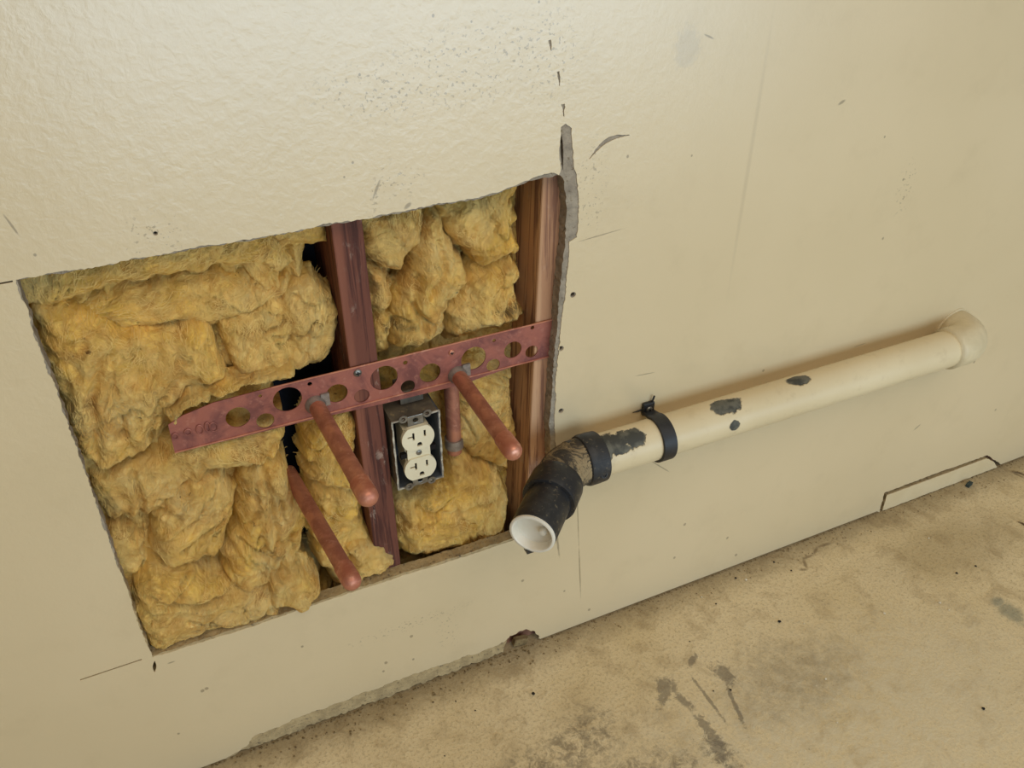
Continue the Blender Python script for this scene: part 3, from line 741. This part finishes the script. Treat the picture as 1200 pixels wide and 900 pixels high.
stub((349, 572), (415, 686), .030, 'lowest copper stub-out emerging from the glass wool below the bracket', collar=False, back=.03)

# ------------------------------------------------------------------ outlet box and receptacle
MGALV = simple_noise_mat('galvanised', srgb(128, 118, 100), srgb(92, 86, 78), 50, 0.7, 0.4, 0.3, bump=.4, c3=srgb(158, 140, 108))
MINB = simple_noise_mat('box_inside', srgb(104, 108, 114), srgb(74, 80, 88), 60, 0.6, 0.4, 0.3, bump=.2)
MIV = simple_noise_mat('ivory_plastic', srgb(232, 222, 192), srgb(224, 212, 180), 30, 0.38, 0.5, bump=.05)
MBLK = simple_noise_mat('dark_slot', srgb(22, 20, 20), srgb(30, 26, 24), 60, 0.8, 0.2, bump=0)
MRIM = simple_noise_mat('paint_smeared_rim', srgb(206, 198, 178), srgb(120, 114, 104), 110, 0.7, 0.3, bump=.4)
YB = .002
cs = [W(p, YB) for p in [(458, 496), (513.5, 480), (519.7, 558), (467.5, 573)]]
bx0 = (cs[0].x + cs[3].x) / 2; bx1 = (cs[1].x + cs[2].x) / 2; bz1 = (cs[0].z + cs[1].z) / 2; bz0 = (cs[2].z + cs[3].z) / 2
print('box', bx1 - bx0, bz1 - bz0)
ebx = thing('outlet_box', ((bx0 + bx1) / 2, .055, bz0), 'galvanised steel outlet box on the dark stud, paint smeared on its rim', 'outlet box')
DEP = .052; th = .0016
cx, cz = (bx0 + bx1) / 2, (bz0 + bz1) / 2; hw, hh = (bx1 - bx0) / 2, (bz1 - bz0) / 2
G().box((bx0 + th / 2, YB + DEP / 2, cz), (th / 2, DEP / 2, hh)).build('side_wall', MGALV, ebx)
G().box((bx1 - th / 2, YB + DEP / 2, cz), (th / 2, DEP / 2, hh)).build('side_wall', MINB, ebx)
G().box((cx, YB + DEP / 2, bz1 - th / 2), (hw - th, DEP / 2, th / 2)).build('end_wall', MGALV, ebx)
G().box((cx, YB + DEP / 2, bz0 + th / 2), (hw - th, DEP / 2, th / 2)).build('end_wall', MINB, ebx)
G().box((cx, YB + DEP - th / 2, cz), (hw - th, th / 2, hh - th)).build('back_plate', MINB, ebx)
rim_o = rough([(bx0 - .0006, bz0 - .0006), (bx1 + .0006, bz0 - .0006), (bx1 + .0006, bz1 + .0006), (bx0 - .0006, bz1 + .0006)], .005, .0005, 9)
rim_i = rough([(bx0 + .0009, bz0 + .0009), (bx1 - .0009, bz0 + .0009), (bx1 - .0009, bz1 - .0009), (bx0 + .0009, bz1 - .0009)], .005, .0004, 10)
wall_plate('rim', [rim_o, rim_i], YB - .0012, YB + .0002, MRIM, ebx)
# cable clamp and sheath above the box
G().box((cx + .004, .035, bz1 + .010), (.012, .012, .008)).build('cable_clamp', MGALV, ebx)

rc = W((489.5, 527.5), YB - .002)
rec = thing('receptacle', (rc.x, YB, rc.z), 'ivory duplex receptacle with T-shaped slots in the outlet box', 'receptacle')
def rloc(u, v, n=0.0): return Vector((rc.x + u, YB - .003 - n, rc.z + v))
# metal yoke with ears
yk = [(-.008, -.0455), (.008, -.0455), (.0085, .0455), (-.0085, .0455)]
YH = .0455
wall_plate('yoke', [[(rc.x + a, rc.z + b) for a, b in [(-.0085, -YH), (.0085, -YH), (.0085, YH), (-.0085, YH)]],
                    circ((rc.x, rc.z + .0395), .0028, 12), circ((rc.x, rc.z - .0395), .0028, 12)], YB - .003, YB - .0018, MSTEEL, rec)
for su in (-1, 1):
    for sv in (-1, 1):
        c = (rc.x + su * .0125, rc.z + sv * .0445)
        wall_plate('ear', [circ(c, .0046, 18), circ(c, .0022, 12)], YB - .0034, YB - .0020, MSTEEL, rec)
# body behind the faces
G().box((rc.x, YB + .012, rc.z), (.0135, .0135, .030)).build('body', MIV, rec)
bevel(rec.children[-1], .002)
def face_poly(v0, r=.0172, flat=.0142):
    out = []
    for k in range(40):
        a = 2 * math.pi * k / 40
        out.append((rc.x + r * math.cos(a) * 1.0, rc.z + v0 + max(-flat, min(flat, r * math.sin(a)))))
    return out
def rect(u, v, w, h): return [(rc.x + u - w, rc.z + v - h), (rc.x + u + w, rc.z + v - h), (rc.x + u + w, rc.z + v + h), (rc.x + u - w, rc.z + v + h)]
def tslot(u, v): # T lying on its side: vertical slot with a stub to the left
    a, b = rc.x + u, rc.z + v; w = .0011; h = .0046; L = .0052
    return [(a - w, b - h), (a + w, b - h), (a + w, b + h), (a - w, b + h), (a - w, b + .0010), (a - w - L, b + .0010), (a - w - L, b - .0010), (a - w, b - .0010)]
def uhole(u, v):
    out = [(rc.x + u - .0026, rc.z + v - .0026), (rc.x + u + .0026, rc.z + v - .0026)]
    for k in range(9):
        a = math.pi * k / 8; out.append((rc.x + u + .0026 * math.cos(a), rc.z + v + .0026 * math.sin(a)))
    return out
SP = .0196
for sv in (1, -1):
    v0 = sv * SP
    f = wall_plate('outlet_face', [face_poly(v0), tslot(-.0048, v0 + .0034), rect(.0072, v0 + .0044, .0011, .0040), uhole(.0010, v0 - .0078)], YB - .0075, YB - .0032, MIV, rec)
    wall_plate('slot_backing', [rect(0, v0, .0125, .0122)], YB - .0055, YB - .0045, MBLK, f)
G().box((rc.x, YB - .0035, rc.z), (.0122, .0022, .0075)).build('centre_bridge', MIV, rec)
sc = G().lathe((rc.x, YB - .0057, rc.z), (0, -1, 0), [(0, .0031), (.0008, .0030), (.0013, .0018)], 18).build('mounting_screw', MSTEEL, rec, True)
for su in (-1, 1):
    G().box((rc.x + su * .0158, YB - .0030, rc.z + su * .001), (.0030, .0022, .0030)).build('side_tab', MBLK, rec)

# ------------------------------------------------------------------ drain pipe
PY = -.036; RD = .0241
P0 = W((678, 534), PY); P1 = W((1109, 415), PY)
zc = (P0.z + P1.z) / 2
print('pipe z', P0.z, P1.z)
def make_pipe_mat(base):
    m = Mat('painted_pipe', rough=0.42, spec=0.45)
    c = m.mix(m.step(m.noise(6, 3), .3, .7), srgb(222, 205, 168), srgb(214, 196, 158))
    g = m.math('MULTIPLY', m.step(m.noise(45, 5, .65), .52, .74), .25); c = m.mix(g, c, srgb(170, 146, 108))
    wob = m.noise(75, 4, 0.65)
    def S(px, rx, rt, wamp=1.0):
        # sight line meets the pipe surface
        o = np.array([0, -DIST, HEIGHT]); d = ray(px); d = d / np.linalg.norm(d)
        oy, oz = o[1] - PY, o[2] - zc; A_ = d[1] ** 2 + d[2] ** 2; B_ = oy * d[1] + oz * d[2]; C_ = oy * oy + oz * oz - RD * RD
        t = (-B_ - math.sqrt(max(B_ * B_ - A_ * C_, 0))) / A_
        p = Vector(o + d * t) - base
        return m.ellipse((p.x, p.y, p.z), (rx, rt, rt), 0, 'xyz', .10, wob, wamp)
    chips = m.maxof([S((850, 475), .021, .0105, 1.3), S((936, 445), .017, .0085, .9), S((861, 499), .0072, .0058, 1.2),
                     S((720, 516), .030, .011, 2.4), S((743, 513), .012, .013, 1.8), S((704, 524), .014, .018, 1.4), S((728, 527), .012, .006, 2.0)])
    dk = m.mix(m.step(m.noise(60, 4), .4, .6), srgb(64, 64, 58), srgb(104, 102, 90))
    c = m.mix(chips, c, dk)
    m.color(c)
    bb = m.bump(m.math('SUBTRACT', 1.0, chips), 0.9, 0.0012); m.bump(m.noise(55, 3), 0.2, 0.001, bb)
    m.set('Roughness', m.step(chips, 0, 1, .42, .7))
    return m.m
dbase = Vector((P0.x, PY, zc))
drain = thing('drain_pipe', dbase, 'cream painted plastic drain pipe with chipped paint running along the wall', 'pipe')
MPP = make_pipe_mat(dbase)
MPE = None
A = Vector((P0.x, PY, zc)); B = Vector((P1.x, PY, zc))
prof = []
Lp = (B - A).length
for k in range(61): prof.append((Lp * k / 60, RD))
G().lathe(A, (1, 0, 0), prof, 48).build('pipe', MPP, drain, 'all')
# painted elbow turning into the wall
Rh = .0275; RB = .026
pts = []
E0 = B + Vector((-.004, 0, 0))
for k in range(13):
    a = math.pi / 2 * k / 12
    pts.append(E0 + Vector((.022 + RB * math.sin(a), RB * (1 - math.cos(a)), 0)))
pts = [E0, E0 + Vector((.010, 0, 0))] + pts
pts.append(pts[-1] + Vector((0, .022, 0)))
MEL = simple_noise_mat('painted_elbow', srgb(218, 202, 166), srgb(204, 188, 152), 40, 0.45, 0.4, bump=.4, bscale=70, bdist=.003)
G().tube(pts, [Rh] * len(pts), 36).build('wall_elbow', MEL, drain, 'all')
# caulk squeezed out around the elbow where it meets the wall
g = G(); ec = Vector((pts[-1].x, -PT, pts[-1].z)); rg = random.Random(5); cp = []; cr = []
for k in range(49):
    a = 2 * math.pi * k / 48
    w = 1 + .02 * math.sin(5 * a) + .02 * math.sin(9 * a + 1)
    cp.append(ec + Vector((Rh * w * math.cos(a), 0, Rh * w * math.sin(a))))
g.tube(cp, .0022, 10); g.build('caulk_ring', MEL, drain, 'all')

# ---- black fitting
def abs_mat():
    m = Mat('black_plastic', 0.45, 0.5)
    d = m.noise(70, 5, 0.65, 0.6)
    sepn = m.noise(22, 3, .6)
    c = m.mix(m.step(d, .45, .7), srgb(34, 34, 36), srgb(50, 50, 50))
    c = m.mix(m.math('MULTIPLY', m.step(m.noise(200, 4, .7), .58, .68), .5), c, srgb(120, 108, 84))
    m.color(c); m.bump(d, .25, .001); m.set('Roughness', m.step(sepn, .3, .7, .35, .65))
    return m.m
MABS = abs_mat()
def dusty_abs():
    m = Mat('plaster_crusted_plastic', 0.85, 0.3)
    v = m.mapping((1, 1, 1), rot=(.3, .5, .2)); d = m.noise(110, 6, 0.7, 1.4, v)
    c = m.mix(m.step(m.noise(40, 5, .7, 1.0), 0.40, .56), srgb(70, 64, 56), srgb(158, 138, 104))
    c = m.mix(m.step(d, .52, .66), c, srgb(60, 56, 50))
    m.color(c); m.bump(d, .9, .003)
    return m.m
MDUST = dusty_abs()
S = Vector((W((663, 541), PY).x, PY, zc))
DG = Vector((-1, -1, 0)).normalized()
fit = thing('pipe_elbow', S, 'black plastic elbow with a white-plugged stub on the end of the drain pipe', 'pipe fitting')
hub_x = W((703, 528), PY).x
# hub on the pipe
hx0 = S.x + .012
G().lathe((hub_x, PY, zc), (-1, 0, 0), [(0, RD * 1.005), (0, .0268), (.0015, .0284), (.010, .0290), (.020, .0290), (.0225, .0280), (.0235, .0262), (hub_x - S.x - .006, .0258)], 44).build('pipe_hub', MABS, fit, True)
# bend body
pts = []
RBD = .045; tl = RBD * math.tan(math.pi / 8)
c0 = S + Vector((tl, 0, 0)); ctr = c0 + Vector((0, -RBD, 0))
for k in range(11):
    a = math.pi / 4 * k / 10
    pts.append(ctr + Vector((-RBD * math.sin(a), RBD * math.cos(a), 0)))
bd = G().tube([c0 + Vector((.006, 0, 0))] + pts + [pts[-1] + DG * .012], [.0262] * 13, 40).build('bend', MDUST, fit, 'all')
# lumps of dried compound
hub0 = pts[-1] + DG * .006
hl = .034
G().lathe(hub0, DG, [(0, .0262), (.002, .0278), (.006, .0288), (hl - .002, .0292), (hl, .0284), (hl, RD)], 44).build('stub_hub', MABS, fit, True)
end = S + DG * .108
st0 = hub0 + DG * (hl - .012)
Ls = (end - st0).length
G().lathe(st0, DG, [(0, RD), (Ls - .001, RD), (Ls, RD - .0008), (Ls, RD - .0032), (.006, RD - .0032)], 44).build('stub', MABS, fit, True)
MWH = simple_noise_mat('white_plastic', srgb(232, 226, 212), srgb(222, 215, 198), 40, 0.4, 0.5, bump=.08)
plug = G().lathe(end - DG * .012, DG, [(0, .0205), (.0118, .0210), (.0118, RD * .99), (.0138, RD * .99), (.0145, RD * .95), (.0145, .0212), (.0138, .0204), (.004, .0196), (.0032, .017)], 44).build('plug', MWH, fit, True)
u, w = frame(DG)
kn = end - DG * .0085 + Vector((.707, -.707, 0)) * .009
G().lathe(kn - u * 0, DG, [(0, .0042), (.004, .0040), (.0055, .0030), (.006, .001)], 20).build('knob', MWH, plug, True)
G().lathe(Vector((hub_x - .010, PY - .0275, zc - .002)), (0, -1, .25), [(0, .0042), (.0018, .0040), (.0018, .0026), (.0008, .0024)], 16).build('molded_boss', MABS, fit, True)
G().box(end + Vector((.002, .003, -RD - .0005)), (.008, .004, .0018)).build('drip_lip', MABS, fit)

# ---- strap
MSTR = simple_noise_mat('black_strap', srgb(30, 30, 32), srgb(42, 42, 44), 80, 0.5, 0.5, bump=.2)
sx = W((772, 506), PY).x
strap = thing('pipe_strap', (sx, PY, zc), 'black plastic pipe strap screwed to the wall around the drain pipe', 'strap')
def band(r0, r1, a0, a1, hwid, n=40):
    v = []; f = []
    for k in range(n + 1):
        a = a0 + (a1 - a0) * k / n
        for (xx, rr) in ((-hwid, r0), (hwid, r0), (hwid, r1), (-hwid, r1)):
            v.append(Vector((sx + xx, PY - rr * math.cos(a), zc + rr * math.sin(a))))
    for k in range(n):
        for j in range(4):
            j2 = (j + 1) % 4; f.append((k * 4 + j, k * 4 + j2, k * 4 + 4 + j2, k * 4 + 4 + j))
    f.append((0, 1, 2, 3)); f.append((n * 4 + 3, n * 4 + 2, n * 4 + 1, n * 4))
    return v, f
v, f = band(RD + .0002, RD + .0032, -2.0, 2.15, .0085)
bevel(mk('band', v, f, MSTR, strap, True), .0006, 2)
# neck and tab up the wall
ztab = W((759.5, 478.5), -.004).z; tx = W((759.5, 478.5), -.004).x
g = G().hexa([Vector((sx - .0085, -.030, zc + RD * 1.06)), Vector((sx + .0085, -.030, zc + RD * 1.06)), Vector((tx + .0070, -.0058, ztab - .002)), Vector((tx - .0070, -.0058, ztab - .002))],
             [Vector((sx - .0085, -.026, zc + RD * .90)), Vector((sx + .0085, -.026, zc + RD * .90)), Vector((tx + .0070, -PT - .0001, ztab - .0085)), Vector((tx - .0070, -PT - .0001, ztab - .0085))])
bevel(g.build('neck', MSTR, strap), .0008)
bevel(G().box((tx, -.0035, ztab), (.0074, .0025, .0082)).build('tab', MSTR, strap), .001)
s = G().lathe((tx, -.0060, ztab), (0, -1, 0), [(0, .0040), (.001, .0040), (.0018, .0032), (.002, .001)], 20).build('screw', MSTEEL, strap, True)
G().lathe((tx, -.0081, ztab), (0, -1, 0), [(-.0006, .0013), (.0004, .0013)], 6).build('socket', MBLK, s)
G().tube([(tx + .0045, -.004, ztab + .007), (tx + .006, -.005, ztab + .0165)], .0011, 8).build('barb', MSTR, strap)
G().tube([(tx - .006, -.003, ztab), (tx - .014, -.0022, ztab - .0015), (tx - .019, -.0018, ztab - .0015)], [.0012, .0008, .0003], 8).build('barb', MSTR, strap)

# ------------------------------------------------------------------ loose strip of drywall at the wall base
pp = [(1032, 601), (1038.5, 579.5), (1101, 556.5), (1155, 536.5), (1163, 540), (1167, 548)]
q = pxy(pp); q[0] = (q[0][0], .0015); q[-1] = (q[-1][0], .0015)
pc = W((1100, 575))
MWP = simple_noise_mat('offcut_paint', srgb(217, 198, 160), srgb(210, 190, 150), 20, .5, .4, bump=.2)
patch = thing('drywall_offcut', (pc.x, 0, .0015), 'loose strip of cream drywall set in a notch at the wall base', 'drywall strip')
wall_plate('painted_face', [rough(q, .004, .0006, 21)], -.0018, -.0008, MWP, patch)
wall_plate('gypsum_core', [rough(q, .004, .0004, 22)], -.0008, .0105, MGYP, patch)
tq = W((1135, 567)); 
G().box((F((1134, 568)).x, F((1134, 568)).y - .002, .0025), (.0065, .003, .0024), Matrix.Rotation(.3, 3, 'Z')).build('teal_chip', simple_noise_mat('teal_chip', srgb(62, 74, 70), srgb(48, 58, 56), 80, .7), origin=F((1134, 568)))
tag(bpy.data.objects['teal_chip'], 'dark teal chip at the foot of the loose drywall strip', 'chip')
bpy.data.objects['teal_chip'].name = 'paint_chip'

MGRIT = simple_noise_mat('grit', srgb(146, 126, 90), srgb(112, 94, 66), 120, 0.95, 0.1, c3=srgb(86, 70, 50))
# wood chip lodged in the broken wall base
wp = W((608, 746), .004)
wc = G().box((wp.x + .002, .005, .0085), (.010, .004, .006), Matrix.Rotation(.25, 3, 'Y')).build('wood_chip', MGRIT, origin=(wp.x, .005, .001))
bevel(wc, .0012)
tag(wc, 'brown wood chip lodged in the broken bottom edge of the wall', 'wood chip')

# painted lip of crumbled gypsum along the broken edge
rg = random.Random(8); g = G()
def crumb(g, c, r, rg, flat=.6):
    vs_ = []
    for (x, y, z) in [(1, 0, 0), (-1, 0, 0), (0, 1, 0), (0, -1, 0), (0, 0, 1), (0, 0, -1), (.6, .6, .5), (-.6, .6, .5), (.6, -.6, .5), (-.6, -.6, .5)]:
        k = rg.uniform(.7, 1.2); vs_.append(Vector((x * r * k, y * r * k, z * r * k * flat)))
    bm = bmesh.new()
    for p in vs_: bm.verts.new(p)
    bmesh.ops.convex_hull(bm, input=bm.verts)
    bm.verts.ensure_lookup_table(); bm.verts.index_update()
    used = [v for v in bm.verts if v.link_faces]
    mp = {v.index: i for i, v in enumerate(used)}
    rot = Matrix.Rotation(rg.uniform(0, 6.28), 3, 'Z')
    g.add([Vector(c) + rot @ v.co for v in used], [tuple(mp[v.index] for v in f.verts) for f in bm.faces])
    bm.free()
for i in range(900):
    x = rg.uniform(-.12, 1.30)
    t = rg.random() ** 3.5
    r = rg.uniform(.0004, .0014) * (1.3 if x < .36 else .9)
    crumb(g, (x, -.0015 - t * .028, r * .4), r, rg)
db = g.build('wall_base_grit', MGRIT, None)
tag(db, 'crumbs and grit gathered along the foot of the wall', 'grit', kind='stuff')

MDK = simple_noise_mat('dark_crumb', srgb(40, 34, 28), srgb(26, 22, 20), 200, .8)
MPL = simple_noise_mat('pale_crumb', srgb(222, 212, 190), srgb(198, 186, 160), 200, .9)
for (x, y, r, pale) in [(625, 814, 4.2, 0), (1152, 831, 3.4, 0), (856, 809, 2.6, 0), (862, 678, 2.8, 0), (913, 729, 3.6, 0), (907, 659, 2.0, 0), (839, 708, 1.8, 0), (534, 822, 2.0, 0), (557, 833, 1.8, 0), (521, 886, 1.8, 0),
                        (1143, 664, 2.4, 0), (1121, 672, 2.6, 0), (927, 669, 2.2, 0), (808, 752, 1.6, 0), (836, 810, 1.6, 0),
                        (874, 680, 3.2, 1), (967, 796, 3.4, 1), (822, 700, 2.0, 1), (1101, 707, 3.0, 1), (1036, 719, 2.8, 1), (1088, 631, 2.2, 1), (981, 847, 1.8, 1), (1112, 715, 1.8, 1), (942, 731, 1.6, 1)]:
    c = F((x, y)); rr = (F((x + 1, y)) - c).length * r * .62
    g = G(); crumb(g, (c.x, c.y, rr * .42), rr, random.Random(int(x * 7 + y)), .6)
    zmin = min(v.z for v in g.v)
    for v in g.v: v.z -= zmin
    o = g.build('floor_crumb', MPL if pale else MDK, origin=c)
    if (x, y) == (625, 814): tag(o, 'largest round black crumb on the floor below the black elbow', 'crumb', 'dark crumbs on the floor'); continue
    tag(o, 'tiny pale crumb lying on the concrete floor' if pale else 'tiny dark crumb lying on the concrete floor', 'crumb', 'pale crumbs on the floor' if pale else 'dark crumbs on the floor')
MTW = simple_noise_mat('twig', srgb(150, 128, 92), srgb(104, 84, 58), 120, .9)
for a, b, lab in [((1186, 553), (1206, 560), 'pale twig on the floor near the loose drywall strip'), ((1193, 612), (1206, 620), 'thin dry twig on the open floor away from the wall')]:
    A, B = F(a), F(b); mid = (A + B) / 2 + Vector((.001, .003, .0004))
    o = G().tube([A + Vector((0, 0, .0012)), mid + Vector((0, 0, .0014)), B + Vector((0, 0, .0012))], [.0009, .0013, .0008], 8).build('twig', MTW, origin=A)
    tag(o, lab, 'twig')
